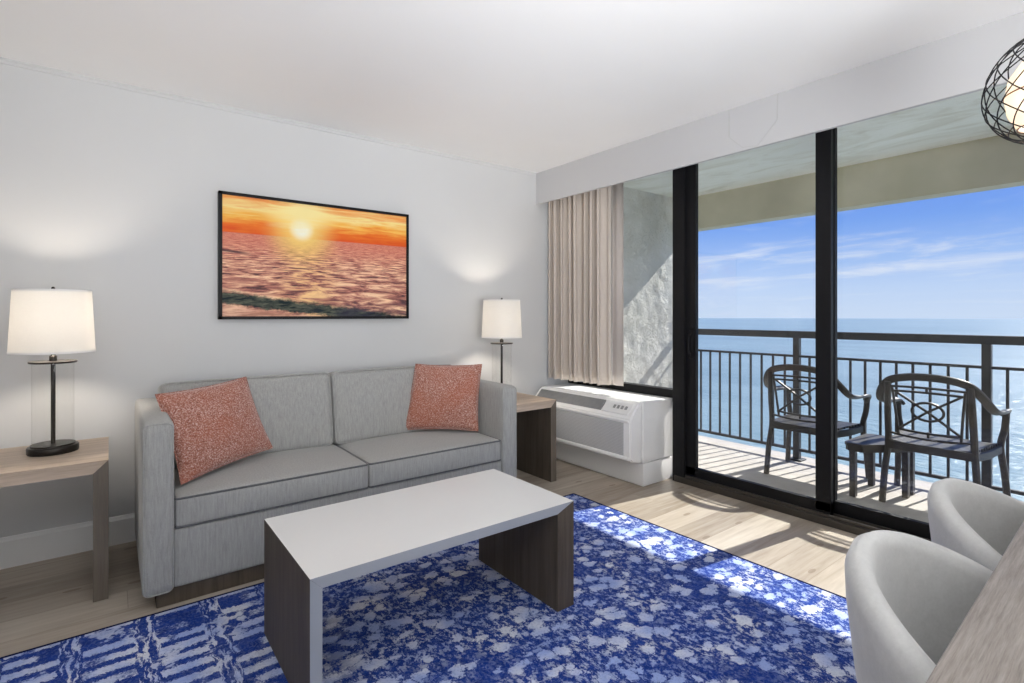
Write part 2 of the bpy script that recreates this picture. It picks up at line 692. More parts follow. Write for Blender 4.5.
M_deck = concrete('pale_deck', srgb(182, 175, 169), srgb(200, 194, 188), 5, 0.15)
M_beam = concrete('khaki_concrete', srgb(178, 174, 152), srgb(196, 191, 170), 2.5, 0.2)


def balc_ceil_fn(t):
    o = t.obj()
    n = t.noise(t.scale(o, (2.2, 0.8, 1)), 2, 6, 0.65, 0.8)
    c = t.ramp(n, [(0.30, srgb(214, 212, 198)), (0.5, srgb(240, 241, 234)), (0.7, srgb(246, 247, 243))])
    return c, t.noise(o, 30, 3), 0.1, 0.004


M_bceil = principled('stained_white_soffit', (0.7, 0.7, 0.66), 0.9, spec=0.2, fn=balc_ceil_fn)


def stucco_fn(t):
    o = t.obj()
    n = t.noise(o, 14, 6, 0.75, 1.2)
    n2 = t.noise(o, 45, 4, 0.7)
    c = t.mix(t.step(t.noise(o, 3, 4), 0.35, 0.7), srgb(230, 228, 222), srgb(244, 242, 238))
    x, y, z = t.sep(o)[:3]
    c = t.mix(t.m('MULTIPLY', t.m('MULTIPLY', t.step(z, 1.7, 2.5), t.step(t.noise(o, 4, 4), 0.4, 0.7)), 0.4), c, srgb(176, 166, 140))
    return c, t.m('ADD', t.m('MULTIPLY', n, 0.8), t.m('MULTIPLY', n2, 0.3)), 1.0, 0.06


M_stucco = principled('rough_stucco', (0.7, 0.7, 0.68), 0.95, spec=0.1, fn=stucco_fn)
M_ac = principled('white_ac_plastic', (0.86, 0.86, 0.86), 0.45, fn=lambda t: (
    t.mix(t.noise(t.obj(), 3), (0.87, 0.87, 0.865), (0.90, 0.90, 0.895)),))
M_vent = principled('grey_vent_slats', (0.4, 0.4, 0.4), 0.6, fn=lambda t: (
    t.mix(t.noise(t.obj(), 30), srgb(140, 141, 142), srgb(160, 161, 162)),))


def grille_fn(t):
    y, z = t.sep(t.obj())[1:3]
    a = t.m('LESS_THAN', t.m('FRACT', t.m('MULTIPLY', y, 95)), 0.35)
    b = t.m('LESS_THAN', t.m('FRACT', t.m('MULTIPLY', z, 95)), 0.35)
    return t.mix(t.m('MAXIMUM', a, b), srgb(176, 177, 179), srgb(206, 207, 208)), None


M_grille = principled('intake_mesh', (0.5, 0.5, 0.5), 0.6, fn=grille_fn)
M_resin = principled('dark_resin', (0.035, 0.03, 0.028), 0.42, spec=0.5, fn=lambda t: (
    t.mix(t.noise(t.obj(), 12, 3), (0.028, 0.026, 0.026), (0.060, 0.052, 0.046)),))


def sea_fn(t):
    o = t.obj()
    x, y, z = t.sep(o)[:3]
    n = t.noise(t.scale(o, (1, 0.35, 1)), 0.02, 5, 0.6)
    c = t.mix(t.step(n, 0.35, 0.65), srgb(118, 142, 148), srgb(138, 160, 164))
    d = t.m('SQRT', t.m('ADD', t.m('MULTIPLY', x, x), t.m('MULTIPLY', y, y)))
    # chop
    w1 = t.noise(t.scale(o, (1.0, 0.45, 1)), 0.55, 5, 0.65, 0.3)
    w2 = t.noise(t.scale(o, (1.0, 0.5, 1)), 0.07, 3, 0.6)
    # greener shallows near the shore
    c = t.mix(t.m('MULTIPLY', t.m('SUBTRACT', 1.0, t.step(d, 60, 240)), 0.4), c, srgb(150, 176, 178))
    return c, t.m('ADD', w1, t.m('MULTIPLY', w2, 1.5)), 1.0, 0.9


M_sea = principled('sea_water', (0.15, 0.25, 0.35), 0.3, spec=0.28, fn=sea_fn)


# ------------------------------------------------------------------ ROOM SHELL
XL, XW, YB, YA, ZC = -2.6, 3.35, -2.0, 3.50, 2.455
struct('floor', bx(XL, XW + 0.1, YB, YA, -0.12, 0.0), M_floor)
struct('ceiling', bx(XL - 0.1, XW + 0.1, YB - 0.1, YA + 0.1, ZC, ZC + 0.12), M_ceil)
struct('wall_back', bx(XL - 0.1, XW + 0.06, YA, YA + 0.1, -0.12, ZC), M_wall)
struct('wall_left', bx(XL - 0.1, XL, YB - 0.1, YA, -0.12, ZC), M_wall)
struct('wall_front', bx(XL, XW + 0.1, YB - 0.1, YB, -0.12, ZC), M_wall)
bm = bmesh.new()
DY0 = 0.26                                    # right jamb of the glazed opening
box(bm, XW, XW + 0.1, YB, DY0, -0.12, ZC)
box(bm, XW, XW + 0.1, DY0, YA, 2.41, ZC)
box(bm, XW, XW + 0.1, 2.40, YA, -0.12, 0.60)
struct('wall_right', bm, M_wall, smooth=False)


def baseboard(name, x0, x1, y0, y1, along):
    bm = bmesh.new()
    if along == 'x':
        prism(bm, [(y1, 0.0), (y0, 0.0), (y0, 0.128), (y0 + (y1 - y0) * 0.35, 0.136), (y0 + (y1 - y0) * 0.55, 0.146), (y1, 0.148)], 'x', x0, x1)
    else:
        prism(bm, [(x0, 0.0), (x1, 0.0), (x1, 0.128), (x1 - (x1 - x0) * 0.35, 0.136), (x1 - (x1 - x0) * 0.55, 0.146), (x0, 0.148)], 'y', y0, y1)
    struct(name, bm, M_trim, smooth=False)


baseboard('baseboard_back', XL + 0.016, 3.34, YA - 0.016, YA, 'x')
baseboard('baseboard_left', XL, XL + 0.016, YB, YA, 'y')
# crown bead where the sofa wall meets the ceiling
bm = bmesh.new()
prism(bm, [(YA, ZC), (YA - 0.018, ZC), (YA - 0.018, ZC - 0.005), (YA - 0.010, ZC - 0.012), (YA - 0.006, ZC - 0.022), (YA, ZC - 0.025)], 'x', XL, 2.94)
struct('trim_1', bm, M_wall, smooth=False)
# curtain valance board
bm = bmesh.new()
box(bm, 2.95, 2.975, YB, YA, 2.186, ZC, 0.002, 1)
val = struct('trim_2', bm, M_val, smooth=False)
# faint outline of a patched access panel on the valance
bm = bmesh.new()
pp = [(1.703, 2.45), (1.703, 2.287), (1.62, 2.205), (1.53, 2.193), (1.418, 2.307), (1.413, 2.45)]
for a, b in zip(pp[:-1], pp[1:]):
    sweep(bm, [(2.9492, a[0], a[1]), (2.9492, b[0], b[1])], rect(0.004, 0.0022), up=(1, 0, 0))
struct('trim_3', bm, M_seam, smooth=False)
# curtain track behind the valance
tr = link_mesh('curtain_track', bx(3.10, 3.13, 0.3, 3.47, 2.425, 2.450, 0.002), M_trim)
tag(tr, 'white curtain track hidden behind the valance', 'curtain track')

# ------------------------------------------------------------------ WINDOW AND SLIDING DOORS
# outer frame: sill track, head, jambs
bm = bmesh.new()
box(bm, 3.285, 3.46, DY0, 2.33, 0.0, 0.045, 0.004)
box(bm, 3.30, 3.315, DY0, 2.33, 0.045, 0.062, 0.002)
box(bm, 3.355, 3.365, DY0, 2.33, 0.045, 0.060, 0.002)
box(bm, 3.44, 3.455, DY0, 2.33, 0.045, 0.062, 0.002)
struct('trim_4', bm, M_sill, smooth=False)
bm = bmesh.new()
box(bm, 3.29, 3.45, DY0, 2.33, 2.37, 2.41, 0.003)
box(bm, 3.29, 3.45, 2.245, 2.345, 0.0, 2.41, 0.003)
box(bm, 3.29, 3.45, DY0, DY0 + 0.05, 0.0, 2.41, 0.003)
struct('trim_5', bm, M_black, smooth=False)


def door(name, x, y0, y1, sl, sr, handle=False):
    d = bpy.data.objects.new(name, None)
    C.objects.link(d)
    d.location = (x, y0, 0.05)
    d['kind'] = 'structure'
    w = y1 - y0
    bm = bmesh.new()
    box(bm, -0.018, 0.018, 0, w, 0.0, 0.075, 0.003)
    box(bm, -0.018, 0.018, 0, w, 2.285, 2.33, 0.003)
    box(bm, -0.018, 0.018, 0, sr, 0.02, 2.32, 0.003)
    box(bm, -0.018, 0.018, w - sl, w, 0.02, 2.32, 0.003)
    link_mesh('door_frame', bm, M_black, d, smooth=False)
    link_mesh('pane', bx(-0.003, 0.003, sr - 0.008, w - sl + 0.008, 0.07, 2.29), M_glass, d, smooth=False)
    if handle:
        bm = bmesh.new()
        box(bm, -0.026, -0.018, w - 0.062, w - 0.030, 0.86, 1.06, 0.004)
        pth = smooth_path([(-0.024, w - 0.046, 0.885), (-0.05, w - 0.046, 0.90), (-0.056, w - 0.046, 0.96), (-0.05, w - 0.046, 1.02), (-0.024, w - 0.046, 1.035)], 5)
        tube(bm, pth, 0.007, 8)
        link_mesh('door_handle', bm, M_black, d)
    return d


door('door_1', 3.335, 1.285, 2.250, 0.08, 0.085, True)
door('door_2', 3.405, DY0 + 0.05, 1.365, 0.075, 0.06)

# side window left of the doors
w = bpy.data.objects.new('window_1', None)
C.objects.link(w)
w.location = (3.36, 2.345, 0.60)
w['kind'] = 'structure'
bm = bmesh.new()
box(bm, -0.03, 0.05, 0, 1.152, 0.0, 0.062, 0.003)
box(bm, -0.03, 0.05, 0, 1.152, 1.76, 1.81, 0.003)
link_mesh('window_frame', bm, M_black, w, smooth=False)
link_mesh('window_frame', bx(-0.02, 0.03, 1.115, 1.152, 0.06, 1.77, 0.002), M_black, w, smooth=False)
link_mesh('pane', bx(0.0, 0.006, 0.0, 1.12, 0.055, 1.77), M_glass, w, smooth=False)

# ------------------------------------------------------------------ BALCONY
ZD = -0.03
struct('balcony_floor', bx(3.45, 4.86, -2.4, YA, ZD - 0.2, ZD), M_deck)
struct('balcony_ceiling', bx(3.45, 4.86, -2.4, YA + 0.2, 2.42, 2.70), M_bceil)
struct('balcony_beam', bx(4.71, 4.87, -2.4, YA + 0.2, 2.09, 2.425), M_beam)
# party walls at both ends, thick rough stucco
def stucco_wall(y_face, y_back, name):
    bm = bmesh.new()
    bmesh.ops.create_grid(bm, x_segments=90, y_segments=110, size=0.5)
    for v in bm.verts:
        X = 3.45 + (v.co.x + 0.5) * (4.90 - 3.45)
        Z = -0.25 + (v.co.y + 0.5) * 2.75
        n = noise.fractal(Vector((X * 9, Z * 9, y_face)), 1.0, 2.0, 4)
        v.co = Vector((X, y_face + (0.006 * n) * (1 if y_face > 0 else -1), Z))
    box(bm, 3.45, 4.90, min(y_face, y_back) + (0.01 if y_face < y_back else 0), max(y_face, y_back) - (0.01 if y_face > y_back else 0), -0.25, 2.5)
    struct(name, bm, M_stucco)


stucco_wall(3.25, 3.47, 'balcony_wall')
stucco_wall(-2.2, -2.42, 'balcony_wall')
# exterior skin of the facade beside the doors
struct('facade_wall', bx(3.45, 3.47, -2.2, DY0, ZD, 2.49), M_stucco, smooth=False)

rail = thing('balcony_railing', 'dark metal balcony railing with thin upright balusters in front of the sea', 'railing', (4.71, 0, ZD))
RY0, RY1 = -2.18, 3.235


def rp(name, bm):
    return link_mesh(name, bm, M_rail, rail, smooth=False)


rp('top_rail', bx(-0.03, 0.03, RY0, RY1, 1.052, 1.112, 0.006))
rp('middle_rail', bx(-0.012, 0.012, RY0, RY1, 0.885, 0.905, 0.002))
rp('bottom_rail', bx(-0.014, 0.014, RY0, RY1, 0.078, 0.102, 0.002))
posts = [2.093 + 1.236 * k for k in (-3, -2, -1, 0)]
for p in posts:
    bm = bx(-0.025, 0.025, p - 0.025, p + 0.025, 0, 1.07, 0.004)
    box(bm, -0.055, 0.055, p - 0.055, p + 0.055, 0.0, 0.012, 0.003)
    rp('post', bm)
bal_me = None
for i, p0 in enumerate(posts):
    for k in range(1, 12):
        yy = p0 + k * 1.236 / 12
        if yy < RY0 + 0.05 or yy > RY1 - 0.03:
            continue
        if bal_me is None:
            b = rp('baluster', bx(-0.008, 0.008, -0.008, 0.008, 0.09, 0.895, 0.0015))
            bal_me = b.data
        else:
            b = bpy.data.objects.new('baluster', bal_me)
            C.objects.link(b)
            b.parent = rail
        b.location = (0, yy, 0)

# ------------------------------------------------------------------ SEA
bm = bmesh.new()
rings = []
SEA_Z, SEA_R = -25.0, 4600.0
radii = [12, 30, 60, 120, 250, 600, 1500, 3000, SEA_R]
NS = 96
for r in radii:
    rings.append([bm.verts.new((r * math.cos(R(-100 + 200 * i / NS)), r * math.sin(R(-100 + 200 * i / NS)), SEA_Z)) for i in range(NS + 1)])
for A, B in zip(rings[:-1], rings[1:]):
    for i in range(NS):
        bm.faces.new((A[i], A[i + 1], B[i + 1], B[i]))
sea = struct('sea', bm, M_sea)
sea.location = (0, 0, 0)
sea['label'] = 'calm blue sea reaching the horizon beyond the balcony'
sea['category'] = 'sea'

# ------------------------------------------------------------------ RUG
bm = bmesh.new()
box(bm, -0.56, 2.49, 0.43, 2.56, 0.001, 0.011, 0.003)
rug = link_mesh('area_rug', bm, M_rug)
rug['label'] = 'large blue and white abstract patterned rug under the coffee table'
rug['category'] = 'rug'
bm = bmesh.new()
e = [(-0.56, 0.43, 0.007), (2.49, 0.43, 0.007), (2.49, 2.56, 0.007), (-0.56, 2.56, 0.007)]
for a, b in zip(e, e[1:] + e[:1]):
    sweep(bm, [a, b], rect(0.010, 0.012))
link_mesh('binding', bm, M_rug_edge, rug)

# ------------------------------------------------------------------ COFFEE TABLE
ct = thing('coffee_table', 'low rectangular coffee table with white top and dark wood panel legs on the rug', 'coffee table', (1.0, 1.865, 0.012))
W2, D2, TH, HT = 0.535, 0.287, 0.036, 0.433
bm = bmesh.new()
prism(bm, [(-W2, HT), (W2, HT), (W2 - 0.09, HT - TH), (-W2 + TH, HT - TH)], 'y', -D2, D2)
bm.normal_update()
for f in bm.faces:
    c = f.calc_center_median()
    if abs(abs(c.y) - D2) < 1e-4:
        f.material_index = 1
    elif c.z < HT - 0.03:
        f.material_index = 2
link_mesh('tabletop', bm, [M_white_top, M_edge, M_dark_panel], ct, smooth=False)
for s in (-1, 1):
    bm = bmesh.new()
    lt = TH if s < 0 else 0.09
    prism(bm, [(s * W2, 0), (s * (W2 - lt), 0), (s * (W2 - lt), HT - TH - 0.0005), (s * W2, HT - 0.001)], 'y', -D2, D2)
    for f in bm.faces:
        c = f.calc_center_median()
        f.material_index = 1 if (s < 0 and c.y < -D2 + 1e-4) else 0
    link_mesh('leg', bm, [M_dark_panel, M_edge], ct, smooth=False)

# ------------------------------------------------------------------ END TABLES
def end_table(loc, label):
    t = thing('end_table', label, 'end table', loc, 0, 'taupe end tables beside the sofa')
    w, d, h, th = 0.27, 0.27, 0.597, 0.052
    bm = bmesh.new()
    prism(bm, [(-w, h), (w, h), (w - th, h - th), (-w + th, h - th)], 'y', -d, d)
    link_mesh('tabletop', bm, M_taupe, t, smooth=False)
    for s in (-1, 1):
        bm = bmesh.new()
        prism(bm, [(s * w, 0), (s * (w - th), 0), (s * (w - th), h - th - 0.0005), (s * w, h - 0.001)], 'y', -d, d)
        bm.normal_update()
        for f in bm.faces:
            c = f.calc_center_median()
            if abs(abs(c.x) - (w - th)) < 1e-4:
                f.material_index = 1
        link_mesh('leg', bm, [M_taupe_leg, M_dark_panel], t, smooth=False)
    return t


et = end_table((-0.275, 3.115, 0), 'taupe wooden end table left of the sofa, under the nearer lamp')
dup(et, (2.335, 3.13, 0), 0, 'taupe wooden end table between the sofa and the wall air conditioner')

# ------------------------------------------------------------------ TABLE LAMPS
def table_lamp(loc, label):
    t = thing('table_lamp', label, 'table lamp', loc, 0, 'glass table lamps with white drum shades')
    bm = bmesh.new()
    lathe(bm, [(0, 0), (0.090, 0), (0.092, 0.004), (0.092, 0.026), (0.089, 0.030), (0.080, 0.031), (0.079, 0.038), (0.0, 0.038)], 56)
    link_mesh('base', bm, M_bronze, t)
    bm = bmesh.new()
    lathe(bm, [(0.074, 0.038), (0.074, 0.404)], 64)
    link_mesh('glass_cylinder', bm, M_lampglass, t)
    bm = bmesh.new()
    lathe(bm, [(0, 0.036), (0.0085, 0.036), (0.0085, 0.52), (0, 0.52)], 16)
    link_mesh('pole', bm, M_bronze, t)
    bm = bmesh.new()
    lathe(bm, [(0, 0.404), (0.084, 0.404), (0.086, 0.407), (0.086, 0.411), (0.084, 0.413), (0.014, 0.414), (0.014, 0.435), (0.011, 0.438), (0, 0.438)], 48)
    link_mesh('top_plate', bm, M_bronze, t)
    bm = bmesh.new()
    z0, z1, r0, r1 = 0.452, 0.735, 0.152, 0.138
    lathe(bm, [(r0, z0), (r1, z1), (r1 - 0.002, z1), (r0 - 0.002, z0)], 64, close=True)
    sh = link_mesh('lamp_shade', bm, M_shade, t)
    bm = bmesh.new()
    lathe(bm, [(r0 + 0.001, z0 - 0.001), (r0 + 0.0005, z0 + 0.008), (r0 - 0.004, z0 + 0.008), (r0 - 0.004, z0 - 0.001)], 64, close=True)
    link_mesh('trim_ring', bm, M_trim, sh)
    bm = bmesh.new()
    lathe(bm, [(r1 + 0.001, z1 + 0.001), (r1 + 0.0012, z1 - 0.008), (r1 - 0.004, z1 - 0.008), (r1 - 0.004, z1 + 0.001)], 64, close=True)
    link_mesh('trim_ring', bm, M_trim, sh)
    bm = bmesh.new()
    for k in range(3):
        a = 2 * PI * k / 3 + 0.4
        tube(bm, [(0, 0, 0.728), ((r1 - 0.004) * math.cos(a), (r1 - 0.004) * math.sin(a), 0.728)], 0.0018, 6)
    tube(bm, [(0, 0, 0.52), (0, 0, 0.735)], 0.0025, 6)
    lathe(bm, [(0, 0.732), (0.006, 0.734), (0.008, 0.742), (0.005, 0.750), (0, 0.752)], 16)
    link_mesh('finial', bm, M_bronze, t)
    return t


bulbs = []


def lamp_light(loc, e):
    light('lamp_bulb', 'POINT', loc, e, (1.0, 0.88, 0.74), shadow_soft_size=0.035)


L1, L2 = (-0.205, 3.165, 0.598), (2.35, 3.19, 0.598)
lm = table_lamp(L1, 'lit table lamp with glass cylinder base on the left end table')
dup(lm, L2, 0, 'lit table lamp with glass cylinder base at the right end of the sofa')
lamp_light((L1[0], L1[1], L1[2] + 0.60), 9.0)
lamp_light((L2[0], L2[1], L2[2] + 0.60), 9.0)

# ------------------------------------------------------------------ SOFA
SX, SY = 1.068, 3.0
sofa = thing('sofa', 'grey fabric two-seat sofa with square track arms against the wall', 'sofa', (SX, SY, 0))


def T(x, y, z):
    return Matrix.Translation((x, y, z))


HW = 0.965                     # half width
YF, YR = -0.405, 0.43          # front, rear (local)
AT = 0.112


def pipe_loop(sx, sy, r, z, rad=0.0045, cz=0.0, n=8):
    """rounded rectangle welt around a cushion edge, local to its centre"""
    out = []
    for cx_, cy_, a0 in ((sx / 2 - r, sy / 2 - r, 0), (-sx / 2 + r, sy / 2 - r, 90), (-sx / 2 + r, -sy / 2 + r, 180), (sx / 2 - r, -sy / 2 + r, 270)):
        for k in range(n + 1):
            a = R(a0 + 90 * k / n)
            out.append(Vector((cx_ + r * math.cos(a), cy_ + r * math.sin(a), z)))
    return out


# arms
for s in (-1, 1):
    m = T(s * (HW - AT / 2), (YF + YR) / 2, (0.062 + 0.775) / 2)
    arm = link_mesh('arm', rbox(AT, YR - YF, 0.775 - 0.062, 0.022, 8, crown=0.006, bulge=0.006, m=m), M_sofa, sofa)
    # welt round the front face of the arm
    loop = pipe_loop(AT - 0.012, 0.775 - 0.062 - 0.012, 0.022, 0.0)
    pts = [Vector((s * (HW - AT / 2) + p.x, YF + 0.004, (0.062 + 0.775) / 2 + p.y)) for p in loop]
    bm = bmesh.new()
    tube(bm, pts, 0.0032, 6, True)
    link_mesh('piping', bm, M_sofa, arm)
# back frame
link_mesh('back_frame', rbox(2 * (HW - AT) + 0.01, 0.13, 0.70, 0.03, 8, crown=0.004, m=T(0, YR - 0.065, 0.42)), M_sofa, sofa)
# front base panel
link_mesh('base_panel', rbox(2 * (HW - AT) + 0.006, 0.70, 0.25, 0.012, 8, m=T(0, YF + 0.365, 0.07 + 0.125)), M_sofa, sofa)
# recessed plinth
link_mesh('plinth', bx(-HW + 0.05, HW - 0.05, YF + 0.028, YR - 0.05, 0.0, 0.075, 0.003), M_dark_panel, sofa, smooth=False)
# seat cushions
CW = HW - AT
for s in (-1, 1):
    w_, d_, h_ = CW - 0.004, 0.60, 0.128
    cx_, cy_, cz_ = s * CW / 2, YF + 0.012 + d_ / 2, 0.320 + h_ / 2
    cu = link_mesh('seat_cushion', rbox(w_, d_, h_, 0.016, 11, crown=0.026, bulge=0.006, m=T(cx_, cy_, cz_)), M_sofa, sofa)
    bm = bmesh.new()
    for zz in (h_ / 2 - 0.004, -h_ / 2 + 0.004):
        pts = [p + Vector((cx_, cy_, cz_)) for p in pipe_loop(w_ - 0.003, d_ - 0.003, 0.016, zz)]
        pts = [Vector((p.x, p.y - (0.006 * (max(0, 1 - ((p.x - cx_) / (w_ / 2)) ** 2) ** 0.7) * 0.3 if p.y < cy_ else 0), p.z)) for p in pts]
        tube(bm, pts, 0.0048, 7, True)
    link_mesh('piping', bm, M_pipe, cu)
# back cushions: tilted soft boxes
for s in (-1, 1):
    w_, d_, h_ = CW - 0.006, 0.17, 0.43
    ox = -0.022
    tilt = Matrix.Rotation(R(-9), 4, 'X')
    mm = T(s * CW / 2 + ox, 0.185, 0.655) @ tilt
    bm = rbox(w_, d_, h_, 0.03, 11, crown=0.006, bulge=0.022)
    bm.transform(mm)
    cu = link_mesh('back_cushion', bm, M_sofa, sofa)
    bm = bmesh.new()
    for yy in (-d_ / 2 + 0.006, d_ / 2 - 0.006):
        pts = []
        for p in pipe_loop(w_ - 0.012, h_ - 0.010, 0.03, 0):
            pts.append(mm @ Vector((p.x, yy, p.y + (0.006 * max(0, 1 - (p.x / (w_ / 2)) ** 2) if p.y > 0 else 0))))
        tube(bm, pts, 0.0042, 7, True)
    link_mesh('piping', bm, M_sofa, cu)


# ------------------------------------------------------------------ THROW PILLOWS
def pillow(name, BL, BR, TR, TL, thick, label, out=(0.3, -1, 0.1)):
    c = [Vector(p) for p in (BL, BR, TR, TL)]
    cen = sum(c, Vector()) / 4
    nrm = (c[1] - c[0]).cross(c[3] - c[0]).normalized()
    if nrm.dot(Vector(out)) < 0:
        nrm = -nrm
    n = 26
    bm = bmesh.new()
    sides = []
    for side in (1, -1):
        g = []
        for j in range(n + 1):
            row = []
            for i in range(n + 1):
                u, v = -1 + 2 * i / n, -1 + 2 * j / n
                # edges pull in between the corners
                pu = u * (1 - 0.055 * (1 - v * v))
                pv = v * (1 - 0.055 * (1 - u * u))
                a, b = (pu + 1) / 2, (pv + 1) / 2
                p = (c[0] * (1 - a) + c[1] * a) * (1 - b) + (c[3] * (1 - a) + c[2] * a) * b
                k = (max(0, 1 - u ** 2) ** 0.55) * (max(0, 1 - v ** 2) ** 0.55)
                wr = noise.noise(Vector((u * 2.3, v * 2.3, side * 3 + cen.x))) * 0.10
                p = p + nrm * side * thick / 2 * k * (1 + wr)
                row.append((p - cen))
            g.append(row)
        sides.append(g)
    vs0 = [[bm.verts.new(p) for p in row] for row in sides[0]]
    vs1 = [[vs0[j][i] if i in (0, n) or j in (0, n) else bm.verts.new(sides[1][j][i]) for i in range(n + 1)] for j in range(n + 1)]
    for V in (vs0, vs1):
        for j in range(n):
            for i in range(n):
                try:
                    bm.faces.new((V[j][i], V[j][i + 1], V[j + 1][i + 1], V[j + 1][i]))
                except ValueError:
                    pass
    o = link_mesh(name, bm, M_pillow, angle=100)
    o.location = cen
    edge = [sides[0][0][i] for i in range(n)] + [sides[0][j][n] for j in range(n)] + [sides[0][n][i] for i in range(n, 0, -1)] + [sides[0][j][0] for j in range(n, 0, -1)]
    bm = bmesh.new()
    tube(bm, edge, 0.003, 6, True)
    link_mesh('seam', bm, M_pillow, o)
    tag(o, label, 'pillow', 'rust throw pillows on the sofa')
    return o


pillow('throw_pillow', (0.25, 2.73, 0.470), (0.685, 2.98, 0.515), (0.575, 3.08, 0.890), (0.165, 2.90, 0.855), 0.13,
       'rust orange throw pillow leaning tilted at the left end of the sofa')
pillow('throw_pillow', (1.475, 3.09, 0.485), (1.875, 2.80, 0.475), (1.945, 2.86, 0.895), (1.585, 3.10, 0.900), 0.12,
       'rust orange throw pillow standing upright at the right end of the sofa', out=(-0.3, -1, 0.1))

# ------------------------------------------------------------------ SUNSET PICTURE
pic = thing('framed_picture', 'wide black-framed ocean sunset picture hanging above the sofa', 'picture', (1.1075, 3.455, 1.5695))
pw, ph = 0.605, 0.3755
bm = bmesh.new()
fw = 0.018
box(bm, -pw, pw, 0, 0.043, ph - fw, ph)
box(bm, -pw, pw, 0, 0.043, -ph, -ph + fw)
box(bm, -pw, -pw + fw, 0, 0.043, -ph, ph)
box(bm, pw - fw, pw, 0, 0.043, -ph, ph)
link_mesh('frame', bm, M_black, pic, smooth=False)


def art_fn(t):
    o = t.obj()
    x, y, z = t.sep(o)[:3]
    u = t.m('ADD', t.m('DIVIDE', x, 2 * pw), 0.5)
    v = t.m('ADD', t.m('DIVIDE', z, 2 * ph), 0.5)
    hz = 0.685
    # --- sky
    sv = t.m('DIVIDE', t.m('SUBTRACT', v, hz), 1 - hz)
    streak = t.noise(t.comb(t.m('MULTIPLY', u, 2.2), t.m('MULTIPLY', v, 14), 0.0), 1.6, 5, 0.6, 0.5)
    sky = t.ramp(t.m('ADD', t.m('MULTIPLY', sv, 0.9), t.m('MULTIPLY', t.m('SUBTRACT', streak, 0.5), 0.8)), [
        (0.0, srgb(226, 88, 34)), (0.22, srgb(236, 118, 40)), (0.40, srgb(250, 186, 84)), (0.60, srgb(253, 226, 150)), (0.82, srgb(243, 160, 84)), (1.0, srgb(232, 132, 84))])
    # --- sea
    dv = t.m('DIVIDE', t.m('SUBTRACT', hz, v), hz)
    per = t.m('DIVIDE', 1.0, t.m('ADD', dv, 0.10))
    wv = t.noise(t.comb(t.m('MULTIPLY', t.m('MULTIPLY', t.m('SUBTRACT', u, 0.41), per), 2.6), t.m('MULTIPLY', per, 5.0), 1.0), 2.0, 6, 0.66, 0.6)
    seac = t.ramp(wv, [(0.36, srgb(92, 62, 64)), (0.44, srgb(168, 108, 98)), (0.50, srgb(206, 142, 122)), (0.62, srgb(255, 216, 176))])
    seac = t.mix(t.m('MULTIPLY', t.m('SUBTRACT', 1.0, t.step(dv, 0.0, 0.4)), 0.55), seac, srgb(222, 112, 92))
    # gold path under the sun
    du = t.m('ABSOLUTE', t.m('SUBTRACT', u, t.m('ADD', 0.41, t.m('MULTIPLY', dv, 0.02))))
    path = t.m('MULTIPLY', t.m('SUBTRACT', 1.0, t.step(du, 0.02, 0.22)), t.step(wv, 0.42, 0.62))
    seac = t.mix(t.m('MULTIPLY', path, 0.6), seac, srgb(252, 206, 130))
    c = t.mix(t.step(v, hz - 0.004, hz + 0.004), seac, sky)
    # dark breaking wave along the lower left
    wl = t.m('ADD', 0.185, t.m('ADD', t.m('MULTIPLY', u, -0.20), t.m('MULTIPLY', t.m('SUBTRACT', t.noise(t.comb(t.m('MULTIPLY', u, 7), 0.0, 2.0), 1, 4), 0.5), 0.07)))
    dd = t.m('SUBTRACT', v, wl)
    dd = t.m('ADD', dd, t.m('MULTIPLY', t.m('SUBTRACT', t.noise(t.comb(t.m('MULTIPLY', u, 26), t.m('MULTIPLY', v, 30), 4.0), 1, 5, 0.7), 0.5), 0.09))
    band = t.m('MULTIPLY', t.step(dd, -0.07, -0.045), t.m('SUBTRACT', 1.0, t.step(dd, 0.02, 0.06)))
    c = t.mix(t.m('MULTIPLY', band, 1.0), c, t.mix(t.step(t.noise(t.comb(t.m('MULTIPLY', u, 12), t.m('MULTIPLY', v, 34), 6.0), 1, 5, 0.7), 0.38, 0.66), srgb(16, 34, 40), srgb(104, 108, 92)))
    wd = t.m('SUBTRACT', v, t.m('SUBTRACT', 0.545, t.m('MULTIPLY', u, 0.16)))
    b3 = t.m('MULTIPLY', t.m('SUBTRACT', 1.0, t.step(t.m('ABSOLUTE', wd), 0.004, 0.016)), t.m('SUBTRACT', 1.0, t.step(u, 0.08, 0.16)))
    c = t.mix(t.m('MULTIPLY', b3, 0.85), c, srgb(70, 50, 60))
    foam = t.m('MULTIPLY', t.m('SUBTRACT', 1.0, t.step(dd, -0.08, -0.06)), 0.75)
    c = t.mix(foam, c, t.mix(t.step(wv, 0.4, 0.6), srgb(196, 140, 116), srgb(240, 196, 168)))
    # dark bottom right shallows
    br = t.m('MULTIPLY', t.m('MULTIPLY', t.step(u, 0.3, 0.7), t.m('SUBTRACT', 1.0, t.step(v, 0.02, 0.24))), t.m('SUBTRACT', 1.0, t.step(wv, 0.42, 0.60)))
    c = t.mix(t.m('MULTIPLY', br, 0.8), c, srgb(60, 58, 76))
    # sun and its painted glow
    ax = t.m('MULTIPLY', t.m('SUBTRACT', u, 0.385), 1.62)
    az = t.m('SUBTRACT', v, 0.76)
    rr = t.m('SQRT', t.m('ADD', t.m('MULTIPLY', ax, ax), t.m('MULTIPLY', az, az)))
    glow = t.m('MULTIPLY', t.m('SUBTRACT', 1.0, t.step(rr, 0.0, 0.36)), 1.0)
    c = t.mix(glow, c, srgb(255, 222, 122))
    core = t.m('SUBTRACT', 1.0, t.step(rr, 0.03, 0.12))
    c = t.mix(core, c, srgb(255, 252, 232))
    az2 = t.m('SUBTRACT', v, 0.90)
